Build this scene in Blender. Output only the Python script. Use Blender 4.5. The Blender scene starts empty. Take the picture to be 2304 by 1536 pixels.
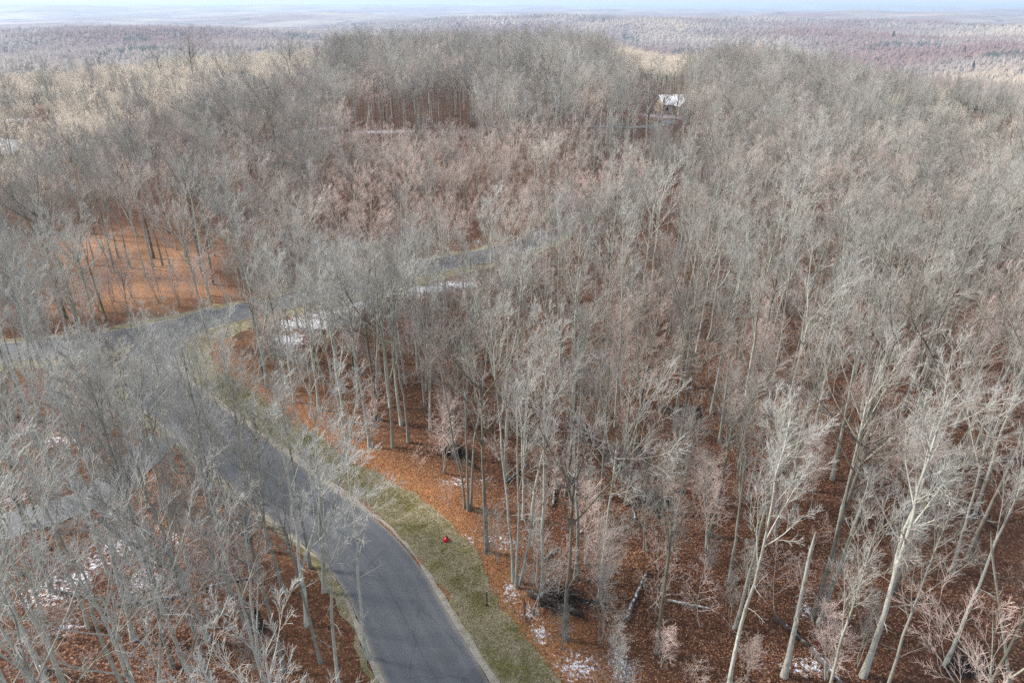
import bpy, math, random
import numpy as np
from mathutils import Vector

S = bpy.context.scene
COL = S.collection
R = math.radians
rng = np.random.default_rng(7)
random.seed(7)

# ------------------------------------------------------------------ camera
CAM_Z, PITCH, F = 40.0, 26.3, 1536.0          # F = focal length in pixels of the 2304 px wide photograph
cam = bpy.data.cameras.new('camera'); camo = bpy.data.objects.new('camera', cam); COL.objects.link(camo)
cam.lens = 24; cam.sensor_width = 36; cam.clip_start = 0.5; cam.clip_end = 80000
camo.location = (0, 0, CAM_Z); camo.rotation_euler = (R(90 - PITCH), 0, 0)
S.camera = camo

# ------------------------------------------------------------------ sky, sun, exposure
SUN_EL, SUN_AZ = 34, -78                       # degrees above the horizon, degrees from +Y towards +X
w = bpy.data.worlds.new('World'); S.world = w; w.use_nodes = True
nt = w.node_tree; bg = nt.nodes['Background']
sky = nt.nodes.new('ShaderNodeTexSky'); sky.sky_type = 'NISHITA'; sky.sun_disc = False
sky.sun_elevation = R(SUN_EL); sky.sun_rotation = R(SUN_AZ); sky.dust_density = 1.2; sky.ozone_density = 1.2; sky.altitude = 300
mixc = nt.nodes.new('ShaderNodeMix'); mixc.data_type = 'RGBA'; mixc.inputs[0].default_value = 0.62
mixc.inputs[7].default_value = (6.2, 6.7, 7.3, 1)                 # thin high overcast over the blue
nt.links.new(sky.outputs[0], mixc.inputs[6]); nt.links.new(mixc.outputs[2], bg.inputs[0])
bg.inputs[1].default_value = 0.082
sl = bpy.data.lights.new('sun', 'SUN'); sl.energy = 3.8; sl.angle = R(9); sl.color = (1, .93, .84)
so = bpy.data.objects.new('sun', sl); COL.objects.link(so)
sd = Vector((math.sin(R(SUN_AZ)) * math.cos(R(SUN_EL)), math.cos(R(SUN_AZ)) * math.cos(R(SUN_EL)), math.sin(R(SUN_EL))))
so.rotation_euler = sd.to_track_quat('Z', 'Y').to_euler()
S.view_settings.view_transform = 'Standard'; S.view_settings.look = 'None'
S.view_settings.gamma = 1; S.view_settings.use_curve_mapping = False
S.view_settings.exposure = 1.0
S.render.engine = 'CYCLES'
cy = S.cycles
cy.max_bounces = 4; cy.diffuse_bounces = 2; cy.glossy_bounces = 1; cy.transmission_bounces = 0; cy.volume_bounces = 1
cy.transparent_max_bounces = 4; cy.use_denoising = False; cy.use_adaptive_sampling = False
cy.caustics_reflective = False; cy.caustics_refractive = False; cy.sample_clamp_indirect = 2.5; cy.sample_clamp_direct = 8

# ------------------------------------------------------------------ terrain height
def sstep(a, b, x):
    t = np.clip((x - a) / (b - a), 0, 1); return t * t * (3 - 2 * t)

AZP = [-60, -34, -22, -12, 2, 8, 11, 14, 19, 25, 34, 60]
HP = [0, 1, 3, 5.5, 6, 5.5, 4.5, 4, 2.5, -1.5, -6, -8]
AZD = [-60, -34, -20, -5, 8, 12, 18, 26, 34, 60]
DR = [300, 310, 350, 400, 400, 330, 370, 320, 300, 300]

def hgt(x, y):
    x = np.asarray(x, float); y = np.asarray(y, float)
    d = np.hypot(x, y); az = np.degrees(np.arctan2(x, np.maximum(y, 1e-6)))
    az = np.where(y < 0, np.sign(x) * 60, np.clip(az, -60, 60))
    h = sstep(75, 215, d) * np.interp(az, AZP, HP)
    h = h + 0.35 * np.sin(x / 9.0 + 1.3) * np.sin(y / 11.0) * sstep(25, 60, d)
    D = np.interp(az, AZD, DR)
    f = sstep(D, D + 650, d)
    far = -72 + 26 * np.sin(x / 690 + .7) * np.cos(y / 640 + .4) + 11 * np.sin(x / 310 + y / 460) + 5 * np.sin(x / 130 - y / 170 + 2) + 22 * np.sin(x / 2900 + 1) * np.sin(y / 2300) \
        + sstep(3500, 14000, d) * (52 + 30 * np.sin(x / 3300 + .3 + y / 5000) + 16 * np.sin(x / 1270 + 2 + y / 1900))
    far = np.minimum(far, 25 + .15 * (far - 25))
    return h * (1 - f) + far * f

def ray(px, py):
    p = R(PITCH); cx = (px - 1152) / F; cyy = (768 - py) / F
    return np.array([cx, math.cos(p) + cyy * math.sin(p), -math.sin(p) + cyy * math.cos(p)])

def at(px, py, lift=0.0):
    r = ray(px, py); t = 20.0; z = 0
    for _ in range(60):
        t = (CAM_Z - float(hgt(r[0] * t, r[1] * t)) - lift) / max(-r[2], 1e-3) if t < 400 else t
        if t > 3000: break
    return float(r[0] * t), float(r[1] * t)

def proj(x, y, z):
    p = R(PITCH); dz = z - CAM_Z
    dep = y * math.cos(p) - dz * math.sin(p); up = y * math.sin(p) + dz * math.cos(p)
    return 1152 + F * x / dep, 768 - F * up / dep, dep

# ------------------------------------------------------------------ tagging
def tag(o, label=None, cat=None, group=None, kind=None):
    if label: o['label'] = label
    if cat: o['category'] = cat
    if group: o['group'] = group
    if kind: o['kind'] = kind
    return o

def mesh_obj(name, verts, faces, mat, parent=None, smooth=True):
    me = bpy.data.meshes.new(name)
    verts = np.asarray(verts, np.float32).reshape(-1, 3); faces = np.asarray(faces, np.int32)
    k = faces.shape[1]; n = len(faces)
    me.vertices.add(len(verts)); me.vertices.foreach_set('co', verts.ravel())
    me.loops.add(n * k); me.loops.foreach_set('vertex_index', faces.ravel())
    me.polygons.add(n); me.polygons.foreach_set('loop_start', np.arange(0, n * k, k, dtype=np.int32))
    if smooth: me.polygons.foreach_set('use_smooth', np.ones(n, bool))
    me.update(calc_edges=True)
    if mat: me.materials.append(mat)
    o = bpy.data.objects.new(name, me); COL.objects.link(o)
    if parent: o.parent = parent
    return o

def empty(name, loc, rz=0, sc=1):
    o = bpy.data.objects.new(name, None); COL.objects.link(o); o.location = loc; o.rotation_euler = (0, 0, rz)
    o.scale = (sc, sc, sc) if not hasattr(sc, '__len__') else sc
    o.empty_display_size = .3
    return o

# ------------------------------------------------------------------ material helpers
class M:
    def __init__(s, name, rough=0.85, spec=0.2):
        s.m = bpy.data.materials.new(name); s.m.use_nodes = True; s.nt = s.m.node_tree
        s.b = s.nt.nodes['Principled BSDF']; s.b.inputs['Roughness'].default_value = rough
        s.b.inputs['Specular IOR Level'].default_value = spec
    def n(s, t, **kw):
        q = s.nt.nodes.new(t)
        for k, v in kw.items():
            if k.startswith('i'): q.inputs[int(k[1:])].default_value = v
            else: setattr(q, k, v)
        return q
    def l(s, a, b): s.nt.links.new(a, b)
    def noise(s, vec, scale, detail=4, rough=.6, dist=0):
        q = s.n('ShaderNodeTexNoise'); q.inputs['Scale'].default_value = scale; q.inputs['Detail'].default_value = detail
        q.inputs['Roughness'].default_value = rough; q.inputs['Distortion'].default_value = dist
        if vec: s.l(vec, q.inputs['Vector'])
        return q.outputs['Fac']
    def ramp(s, fac, stops):
        q = s.n('ShaderNodeValToRGB'); e = q.color_ramp.elements
        while len(e) < len(stops): e.new(.5)
        for i, (p, c) in enumerate(stops): e[i].position = p; e[i].color = (*c, 1) if len(c) == 3 else c
        s.l(fac, q.inputs[0]); return q.outputs[0]
    def mix(s, fac, a, b):
        q = s.n('ShaderNodeMix', data_type='RGBA')
        if isinstance(fac, (int, float)): q.inputs[0].default_value = fac
        else: s.l(fac, q.inputs[0])
        for v, i in ((a, 6), (b, 7)):
            if isinstance(v, tuple): q.inputs[i].default_value = (*v, 1)
            else: s.l(v, q.inputs[i])
        return q.outputs[2]
    def math(s, op, a, b=None, c=None):
        q = s.n('ShaderNodeMath', operation=op)
        for i, v in enumerate((a, b, c)):
            if v is None: continue
            if isinstance(v, (int, float)): q.inputs[i].default_value = v
            else: s.l(v, q.inputs[i])
        return q.outputs[0]
    def mr(s, v, a, b, c=0, d=1):
        q = s.n('ShaderNodeMapRange'); s.l(v, q.inputs[0])
        for i, x in enumerate((a, b, c, d)): q.inputs[i + 1].default_value = x
        return q.outputs[0]
    def bump(s, h, st=.5, dist=.1):
        q = s.n('ShaderNodeBump'); q.inputs['Strength'].default_value = st; q.inputs['Distance'].default_value = dist
        s.l(h, q.inputs['Height']); s.l(q.outputs[0], s.b.inputs['Normal'])
    def color(s, c):
        if isinstance(c, tuple): s.b.inputs['Base Color'].default_value = (*c, 1)
        else: s.l(c, s.b.inputs['Base Color'])
    def attr(s, name):
        q = s.n('ShaderNodeAttribute'); q.attribute_name = name; return q.outputs['Fac']

def mat_flat(name, c, rough=.7, var=.15):
    m = M(name, rough); g = m.n('ShaderNodeNewGeometry')
    f = m.noise(g.outputs['Position'], 6, 3)
    m.color(m.mix(f, tuple(x * (1 - var) for x in c), tuple(min(1, x * (1 + var)) for x in c))); return m.m

def per_tree(m, seed=0.0):
    oi = m.n('ShaderNodeObjectInfo'); wn = m.n('ShaderNodeTexWhiteNoise', noise_dimensions='3D')
    m.l(oi.outputs['Location'], wn.inputs['Vector']); return wn.outputs['Value'], wn.outputs['Color']

def mat_twig(name, a, b):
    m = M(name, .9, .1); v, c = per_tree(m)
    m.color(m.mix(v, a, b)); return m.m

def mat_bark(name, a, b, dark, moss=(.16, .18, .09)):
    m = M(name, .9, .15); tc = m.n('ShaderNodeTexCoord'); mp = m.n('ShaderNodeMapping'); mp.inputs['Scale'].default_value = (1, 1, .28)
    m.l(tc.outputs['Object'], mp.inputs[0]); v, c = per_tree(m)
    f = m.noise(mp.outputs[0], 5, 5, .7)
    base = m.mix(v, a, b)
    col = m.mix(m.mr(f, .5, .68), base, dark)
    f2 = m.noise(mp.outputs[0], 1.1, 4, .6)
    sep = m.n('ShaderNodeSeparateColor'); m.l(c, sep.inputs[0])
    col = m.mix(m.math('MULTIPLY', m.mr(f2, .45, .62), m.mr(sep.outputs[1], .35, 1, 0, .8)), col, moss)
    m.color(col); m.bump(m.noise(mp.outputs[0], 14, 4), .5, .03); return m.m

TW = {
 'grey': mat_twig('twig_grey', (.53, .52, .49), (.23, .22, .205)),
 'pink': mat_twig('twig_pink', (.72, .57, .52), (.50, .42, .38)),
 'pale': mat_twig('twig_pale', (.62, .62, .59), (.42, .42, .40)),
 'rosy': mat_twig('twig_rosy', (.66, .59, .54), (.40, .35, .32)),
 'tan':  mat_twig('twig_sunlit_tan', (.90, .81, .69), (.84, .75, .63)),  # patchy sunlight on far trees, put into the twig colour
 'dark': mat_twig('twig_dark', (.27, .24, .21), (.34, .30, .27)),
}
BK = {
 'grey': mat_bark('bark_grey', (.47, .47, .42), (.24, .235, .205), (.12, .11, .09)),
 'pale': mat_bark('bark_pale', (.56, .565, .51), (.40, .405, .36), (.18, .17, .145)),
 'dark': mat_bark('bark_dark', (.16, .145, .12), (.20, .18, .15), (.05, .045, .04)),
 'white': mat_bark('bark_bleached', (.66, .64, .60), (.6, .58, .54), (.3, .28, .25), (.5, .48, .42)),
}

# ------------------------------------------------------------------ branch machinery (vectorised)
def norm(v): return v / np.maximum(np.linalg.norm(v, axis=-1, keepdims=True), 1e-9)

def tubes(P, Rr, s):
    """P (n,k,3) polylines, Rr (n,k) radii -> verts, quads"""
    n, k, _ = P.shape
    T = np.empty_like(P); T[:, 1:-1] = P[:, 2:] - P[:, :-2]; T[:, 0] = P[:, 1] - P[:, 0]; T[:, -1] = P[:, -1] - P[:, -2]
    T = norm(T)
    ref = np.where(np.abs(T[:, :1, 2:3]) > .9, np.array([1., 0, 0]), np.array([0, 0, 1.]))
    ref = np.broadcast_to(ref, T.shape)
    A = norm(np.cross(T, ref)); B = np.cross(T, A)
    th = np.arange(s) * 2 * np.pi / s
    V = P[:, :, None, :] + Rr[:, :, None, None] * (np.cos(th)[None, None, :, None] * A[:, :, None, :] + np.sin(th)[None, None, :, None] * B[:, :, None, :])
    i = np.arange(n)[:, None, None] * (k * s) + np.arange(k - 1)[None, :, None] * s + np.arange(s)[None, None, :]
    j = np.arange(n)[:, None, None] * (k * s) + np.arange(k - 1)[None, :, None] * s + ((np.arange(s) + 1) % s)[None, None, :]
    Q = np.stack([i, j, j + s, i + s], -1).reshape(-1, 4)
    return V.reshape(-1, 3), Q

def join(parts):
    vs, fs, o = [], [], 0
    for v, f in parts:
        vs.append(v); fs.append(f + o); o += len(v)
    return np.concatenate(vs), np.concatenate(fs)

def branch(P, Rr, g, per, t0, t1, a0, a1, lf, k, up, wob, rf, rmin, taper=.35, tpow=1.0, lvar=.3, shrink=.5):
    """children of polylines P: returns child polylines and radii"""
    n, kk, _ = P.shape
    t = (np.arange(per)[None, :] + g.random((n, per))) / per
    t = t0 + (t1 - t0) * t ** tpow
    L = np.linalg.norm(P[:, 1:] - P[:, :-1], axis=-1).sum(1)
    u = t * (kk - 1); i = np.minimum(u.astype(int), kk - 2); fr = (u - i)[..., None]
    ar = np.arange(n)[:, None]
    p0 = P[ar, i] * (1 - fr) + P[ar, i + 1] * fr
    r0 = Rr[ar, i] * (1 - fr[..., 0]) + Rr[ar, i + 1] * fr[..., 0]
    d = norm(P[ar, i + 1] - P[ar, i]).reshape(-1, 3); p0 = p0.reshape(-1, 3); r0 = r0.reshape(-1)
    m = len(p0)
    az = (np.arange(per)[None, :] * 2.4 + g.random((n, 1)) * 6.3 + g.normal(0, .5, (n, per))).reshape(-1)
    ref = np.where(np.abs(d[:, 2:3]) > .9, np.array([1., 0, 0]), np.array([0, 0, 1.]))
    A = norm(np.cross(d, ref)); B = np.cross(d, A)
    side = np.cos(az)[:, None] * A + np.sin(az)[:, None] * B
    ang = np.radians(g.uniform(a0, a1, m))[:, None]
    dr = norm(np.cos(ang) * d + np.sin(ang) * side)
    ln = np.repeat(L, per) * lf * (1 - shrink * t.reshape(-1)) * g.uniform(1 - lvar, 1 + lvar, m)
    st = (ln / (k - 1))[:, None]
    out = np.empty((m, k, 3)); out[:, 0] = p0; cur = dr
    for q in range(1, k):
        cur = norm(cur + np.array([0, 0, up]) + g.normal(0, wob, (m, 3)))
        out[:, q] = out[:, q - 1] + cur * st
    rb = np.maximum(r0 * rf, rmin)
    rad = rb[:, None] * (1 - (1 - taper) * np.linspace(0, 1, k)[None, :])
    rad = np.maximum(rad, rmin * .55)
    return out, rad

def trunk_line(g, H, r, lean=.03, wob=.02, k=12, x0=0, y0=0, dirxy=None, flare=1.35):
    z = np.linspace(0, 1, k); P = np.zeros((1, k, 3)); P[0, :, 2] = z * H - .15 * (z == 0)
    w = np.cumsum(g.normal(0, wob, (k, 2)), 0) * H / k * 3
    dv = dirxy if dirxy is not None else g.normal(0, lean, 2)
    P[0, :, 0] = x0 + w[:, 0] - w[0, 0] + dv[0] * H * z; P[0, :, 1] = y0 + w[:, 1] - w[0, 1] + dv[1] * H * z
    rad = r * (1 - .80 * z ** .9); rad[0] *= flare
    return P, rad[None, :]

def make_tree(seed, form, H=22., r=.22, crown0=.45, spread=(22, 42), twig='grey', bark='grey', dens=1.0, limblen=.36, parent_name='bare_tree', rt=.0072):
    g = np.random.default_rng(seed)
    T = []
    if form == 'vase':
        P, ra = trunk_line(g, H * g.uniform(.60, .68), r, wob=.012, lean=.02)
        ra = np.maximum(ra, r * .55); T = [(P, ra)]; crown0 = .62
    elif form == 'single': T = [trunk_line(g, H, r, wob=.012, lean=.02)]
    elif form == 'forked':
        P, ra = trunk_line(g, H * .97, r)
        hf = g.uniform(.3, .45)
        k = 9; a = g.random() * 6.3
        st = P[0, int(hf * 11)]
        z = np.linspace(0, 1, k); Q = np.zeros((1, k, 3)); HH = H * (1 - hf) * .95
        Q[0, :, 0] = st[0] + np.cos(a) * HH * .28 * z ** .8; Q[0, :, 1] = st[1] + np.sin(a) * HH * .28 * z ** .8; Q[0, :, 2] = st[2] + HH * z
        Q[0, 1:, :2] += np.cumsum(g.normal(0, .12, (k - 1, 2)), 0)
        P[0, 5:, 0] -= np.cos(a) * .5 * np.linspace(0, 1, 7) * 2.2; P[0, 5:, 1] -= np.sin(a) * .5 * np.linspace(0, 1, 7) * 2.2
        T = [(P, ra), (Q, (r * .62 * (1 - .75 * z))[None, :])]
    elif form == 'multi':
        n = 3
        for q in range(n):
            a = q * 2.1 + g.random()
            T.append(trunk_line(g, H * g.uniform(.82, 1), r * g.uniform(.6, .8), x0=.28 * math.cos(a), y0=.28 * math.sin(a), dirxy=(math.cos(a) * .1, math.sin(a) * .1)))
    parts_t, parts_c, parts_l = [], [], []
    L1 = []
    for P, ra in T:
        parts_t.append(tubes(P, ra, 8))
        c0 = crown0 if P[0, 0, 2] < 1 else .12
        n1 = max(4, int((11 if form == 'single' else 8) * dens)) if form != 'multi' else 6
        if form == 'vase': n1 = int(7 * dens + .5)
        if form == 'vase': B, rb = branch(P, ra, g, n1, c0, 1.0, spread[0] - 10, spread[1] + 4, limblen * 1.62, 8, .035, .045, .60, .02, shrink=.22, lvar=.14, tpow=.75, taper=.25)
        else: B, rb = branch(P, ra, g, n1, c0, .97, *spread, limblen, 7, .07, .045, .58, .02, shrink=.58, lvar=.3, taper=.25)
        parts_l.append(tubes(B, rb, 5)); L1.append((B, rb))
        # a few dead stubs / small low branches on the bole
        if c0 > .3:
            D, rd = branch(P, ra, g, 5, .16, c0, 50, 85, .085, 4, .05, .14, .2, .012, lvar=.6)
            parts_c.append(tubes(D, rd, 3))
            D2, rd2 = branch(D, rd, g, 5, .2, 1, 30, 60, .5, 3, .05, .12, .6, rt * .9)
            parts_c.append(tubes(D2, rd2, 3))
        # leader twigs
        B3, r3 = branch(P, ra, g, 14, .8, 1, 15, 45, .10, 4, .05, .08, .4, .012); parts_c.append(tubes(B3, r3, 3))
        B4, r4 = branch(B3, r3, g, 6, .1, 1, 20, 50, .6, 3, .06, .1, .6, rt); parts_c.append(tubes(B4, r4, 3))
    for B, rb in L1:
        C, rc = branch(B, rb, g, 7, .28, 1, 18, 42, .40, 5, .045, .055, .6, .012, shrink=.40, taper=.3, tpow=.85)
        parts_l.append(tubes(C, rc, 4))
        Dd, rd = branch(C, rc, g, int(6 * dens + .5), .2, 1, 18, 44, .50, 4, .05, .065, .6, .0095, shrink=.35, tpow=.75)
        parts_c.append(tubes(Dd, rd, 3))
        E, re_ = branch(Dd, rd, g, int(5.4 * dens + .5), .15, 1, 16, 42, .66, 3, .04, .06, .7, rt, shrink=.3, taper=.5, tpow=.75)
        parts_c.append(tubes(E, re_, 3))
    root = empty(parent_name, (0, 0, 0))
    v, f = join(parts_t); mesh_obj('trunk', v, f, BK[bark], root)
    v, f = join(parts_l); mesh_obj('limbs', v, f, BK[bark], root)
    v, f = join(parts_c); mesh_obj('crown', v, f, TW[twig], root)
    return root

def copy_tree(root):
    r = root.copy(); COL.objects.link(r)
    for ch in root.children:
        c = ch.copy(); COL.objects.link(c); c.parent = r
    return r

PROTO = []   # (root, form word, tone word, tone key)
def P_(tone, words, **kw):
    PROTO.append([make_tree(**kw), words, tone, False])
P_('grey', 'fan-crowned', seed=1, form='vase', r=.165)
P_('grey', 'fan-crowned', seed=2, form='vase', H=23, r=.18, spread=(20, 36))
P_('narrow', 'narrow', seed=31, form='single', H=22.5, r=.16, crown0=.5, spread=(16, 36), limblen=.28)
P_('narrow', 'slim fan-crowned', seed=32, form='vase', H=22.5, r=.155, spread=(18, 34))
P_('grey', 'narrow', seed=3, form='single', H=22, r=.15, crown0=.58, spread=(16, 34), limblen=.26)
P_('grey', 'forked', seed=4, form='forked', r=.18, crown0=.55)
P_('grey', 'fan-crowned', seed=5, form='vase', H=21.5, r=.16, spread=(28, 54), dens=1.1)
P_('grey', 'multi-stemmed', seed=6, form='multi', r=.19, crown0=.52)
P_('pink', 'dense', seed=7, form='vase', H=18, r=.15, spread=(28, 56), twig='pink', bark='grey', dens=1.15)
P_('pink', 'dense', seed=8, form='vase', H=18, r=.15, spread=(30, 58), twig='pink', bark='grey', dens=1.1)
P_('pale', 'broad', seed=9, form='vase', H=22, r=.18, spread=(26, 50), twig='pale', bark='pale')
P_('pale', 'broad forked', seed=10, form='forked', H=21, r=.18, crown0=.5, spread=(24, 48), limblen=.36, twig='pale', bark='pale')
P_('tan', 'sunlight-tinted', seed=11, form='vase', H=19, r=.15, spread=(24, 46), twig='tan', bark='pale', dens=1.15)
P_('dark', 'dark-barked', seed=12, form='vase', H=23, r=.22, twig='grey', bark='dark')
P_('dark', 'dark-twigged', seed=13, form='vase', H=24, r=.20, spread=(24, 44), twig='dark', bark='dark')
P_('pale', 'slender', seed=14, form='single', H=22, r=.15, crown0=.5, spread=(20, 40), limblen=.28, twig='pale', bark='pale')
P_('mid', 'round-crowned', seed=21, form='vase', H=21, r=.17, spread=(26, 58), dens=1.22)
P_('mid', 'round-crowned', seed=22, form='vase', H=20, r=.17, spread=(28, 60), dens=1.28, twig='rosy')
P_('mid', 'round-crowned', seed=23, form='forked', H=21, r=.18, crown0=.45, spread=(26, 54), limblen=.38, dens=1.2)
P_('mid', 'round-crowned', seed=24, form='vase', H=21, r=.18, spread=(24, 56), dens=1.25, twig='rosy', bark='pale')
IDX = {}
for i, p in enumerate(PROTO): IDX.setdefault(p[2], []).append(i)

# saplings
SAP = []
for sd_ in range(3):
    g = np.random.default_rng(50 + sd_)
    root = empty('sapling', (0, 0, 0)); tp, tc = [], []
    for q in range(1 + sd_ % 3):
        P, ra = trunk_line(g, 7.5, .045, lean=.10, wob=.04, k=8, x0=g.normal(0, .12), y0=g.normal(0, .12))
        tp.append(tubes(P, ra, 5))
        B, rb = branch(P, ra, g, 14, .2, .98, 30, 60, .34, 5, .07, .09, .55, .012, shrink=.6); tc.append(tubes(B, rb, 3))
        C, rc = branch(B, rb, g, 7, .15, 1, 28, 55, .5, 4, .06, .12, .7, .0095); tc.append(tubes(C, rc, 3))
        E, re_ = branch(C, rc, g, 4, .15, 1, 28, 55, .6, 3, .06, .12, .8, .008, taper=.6); tc.append(tubes(E, re_, 3))
    v, f = join(tp); mesh_obj('trunk', v, f, BK['grey'], root)
    v, f = join(tc); mesh_obj('crown', v, f, TW['pink' if sd_ != 1 else 'grey'], root)
    SAP.append([root, False])

# ------------------------------------------------------------------ roads (pixel polylines of the photo -> ground points)
def gpts(px): return np.array([at(a, b) for a, b in px])
def smooth_line(P, step=1.0):
    P = np.asarray(P, float); pts = []
    Q = np.vstack([2 * P[0] - P[1], P, 2 * P[-1] - P[-2]])
    for i in range(1, len(Q) - 2):
        n = max(2, int(np.linalg.norm(Q[i + 1] - Q[i]) / step))
        for t in np.arange(n) / n:
            a, b, c, d = Q[i - 1], Q[i], Q[i + 1], Q[i + 2]
            pts.append(.5 * ((2 * b) + (-a + c) * t + (2 * a - 5 * b + 4 * c - d) * t * t + (-a + 3 * b - 3 * c + d) * t ** 3))
    pts.append(Q[-2]); return np.array(pts)
def normals(L):
    T = np.gradient(L, axis=0); T /= np.linalg.norm(T, axis=1, keepdims=True); return np.stack([T[:, 1], -T[:, 0]], 1)   # to the right of travel

edge = gpts([(1250, 1800), (1100, 1536), (1000, 1370), (936, 1265), (853, 1176), (711, 1074), (600, 992), (505, 922), (438, 872), (402, 826), (400, 786), (440, 752), (520, 722)])
RW = 2.95
Lm = smooth_line(edge); Lm = Lm - normals(Lm) * RW             # main road centreline (travelling away, its right edge is the seen one)
Lu = smooth_line(gpts([(-420, 800), (-160, 800), (60, 790), (230, 768), (390, 738), (560, 698), (720, 662), (860, 628), (1000, 594), (1110, 572), (1190, 548), (1236, 520)]))
Ld = smooth_line(gpts([(-500, 1300), (-250, 1235), (-60, 1195), (90, 1165), (205, 1118), (300, 1050), (372, 985)]))

def strip(name, L, offs, mat, lift, jag=0, parent=None, across=None, label=None, fade=0):
    """ribbon between offset a and offset b of the line L"""
    a, b = offs; n = len(L); N = normals(L)
    g = np.random.default_rng(abs(hash(name)) % 1000 if False else len(name) * 13 + n)
    def jg(): 
        v = g.normal(0, 1, n); v2 = np.convolve(g.normal(0, 1, n), np.ones(5) / 5, 'same') * 2
        return (v * .5 + v2) * jag
    ja, jb = (jg() if a and jag else 0), jg() if jag else 0
    K = across or 4
    V = []
    for k in range(K + 1):
        o = (a + ja) + ((b + jb) - (a + ja)) * k / K
        p = L + N * (np.ones(n) * o)[:, None]
        V.append(np.c_[p, hgt(p[:, 0], p[:, 1]) + lift])
    V = np.stack(V, 1).reshape(-1, 3)
    i = np.arange(n - 1)[:, None] * (K + 1) + np.arange(K)[None, :]
    Fq = np.stack([i, i + 1, i + K + 2, i + K + 1], -1).reshape(-1, 4)
    o = mesh_obj(name, V, Fq[:, ::-1], mat)
    at_ = o.data.attributes.new('across', 'FLOAT', 'POINT'); at_.data.foreach_set('value', np.tile(np.linspace(0, 1, K + 1), n).astype(np.float32))
    return tag(o, kind='structure')

def mat_asphalt():
    m = M('asphalt', .8, .35); g = m.n('ShaderNodeNewGeometry'); p = g.outputs['Position']
    f = m.noise(p, .35, 4, .6); f2 = m.noise(p, 9, 4, .8)
    c = m.mix(m.mr(f, .3, .7), (.088, .096, .112), (.120, .130, .148))
    c = m.mix(m.mr(f2, .35, .75, 0, .5), c, (.20, .205, .21))
    vo = m.n('ShaderNodeTexVoronoi', feature='DISTANCE_TO_EDGE'); vo.inputs['Scale'].default_value = .23
    nz = m.n('ShaderNodeTexNoise'); nz.inputs['Scale'].default_value = 1.2; m.l(p, nz.inputs['Vector'])
    ad = m.n('ShaderNodeMix', data_type='RGBA'); ad.inputs[0].default_value = .35; m.l(p, ad.inputs[6]); m.l(nz.outputs['Color'], ad.inputs[7])
    m.l(ad.outputs[2], vo.inputs['Vector'])
    c = m.mix(m.mr(vo.outputs['Distance'], .001, .006, .45, 0), c, (.05, .05, .055))
    ac = m.attr('across'); wob = m.math('ADD', ac, m.math('MULTIPLY', m.math('SUBTRACT', f, .5), .06))
    tr = m.math('ABSOLUTE', m.math('SUBTRACT', m.math('PINGPONG', m.math('MULTIPLY', wob, 2.0), 1.0), .0))
    t1 = m.mr(m.math('ABSOLUTE', m.math('SUBTRACT', m.math('PINGPONG', wob, .5), .15)), 0, .06, .35, 0); t2 = m.mr(m.math('ABSOLUTE', m.math('SUBTRACT', m.math('PINGPONG', wob, .5), .38)), 0, .06, .35, 0)
    c = m.mix(m.math('ADD', t1, t2), c, (.175, .18, .185))
    c = m.mix(m.mr(m.math('ABSOLUTE', m.math('SUBTRACT', wob, .5)), 0, .012, .5, 0), c, (.055, .057, .06))
    c = m.mix(m.mr(m.math('ADD', m.math('PINGPONG', wob, .5), m.math('MULTIPLY', m.math('SUBTRACT', f2, .5), .12)), .05, .0, 0, .8), c, (.26, .235, .20))
    pt = m.noise(p, .12, 2, .3); c = m.mix(m.mr(pt, .60, .61, 0, .35), c, (.07, .073, .08))
    m.color(c); m.bump(f2, .3, .01); return m.m
def mat_gravel():
    m = M('gravel', .95); g = m.n('ShaderNodeNewGeometry'); p = g.outputs['Position']
    f = m.noise(p, 7, 5, .8); f2 = m.noise(p, .7, 3)
    c = m.ramp(f, [(.3, (.16, .14, .115)), (.5, (.36, .33, .285)), (.75, (.50, .47, .42))])
    m.color(m.mix(m.mr(f2, .5, .7, 0, .6), c, (.17, .12, .07))); m.bump(f, .6, .04); return m.m
def mat_grass():
    m = M('verge_grass', .95, .1); g = m.n('ShaderNodeNewGeometry'); p = g.outputs['Position']
    f = m.noise(p, .5, 5, .65); f2 = m.noise(p, 6, 6, .8); f3 = m.noise(p, 1.4, 3)
    c = m.mix(m.mr(f, .50, .66), (.50, .44, .29), (.30, .27, .10))
    c = m.mix(m.mr(f2, .35, .7), (.10, .09, .045), c)
    c = m.mix(m.mr(f3, .56, .68, 0, .75), c, (.36, .33, .26))
    vo = m.n('ShaderNodeTexVoronoi'); vo.inputs['Scale'].default_value = 3.2; m.l(p, vo.inputs['Vector'])
    c = m.mix(m.mr(vo.outputs['Distance'], .08, .14, .8, 0), c, (.33, .17, .07))
    m.color(c); m.bump(f2, .9, .12); return m.m
MA, MG, MV = mat_asphalt(), mat_gravel(), mat_grass()
strip('main_road', Lm, (-RW, RW), MA, .10)
strip('upper_road', Lu, (-2.7, 2.7), MA, .085)
strip('driveway', Ld, (-1.9, 1.9), MA, .08, jag=.12, across=6)
strip('gravel_shoulder', Lm, (RW - .06, RW + .55), MG, .06, jag=.12)
strip('gravel_shoulder', Lm, (-RW - .35, -RW + .06), MG, .061, jag=.12)
strip('gravel_shoulder', Lu, (2.65, 3.0), MG, .05, jag=.12); strip('gravel_shoulder', Lu, (-3.0, -2.65), MG, .051, jag=.12)
strip('grass_verge', Lm, (RW + .3, RW + 4.1), MV, .035, jag=.3, across=8)
strip('grass_verge', Lm, (-RW - 1.0, -RW - .25), MV, .036, jag=.22)
strip('grass_verge', Lu, (2.8, 5.4), MV, .03, jag=.4)
strip('grass_verge', Lu, (-4.4, -2.8), MV, .031, jag=.35)

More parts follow.
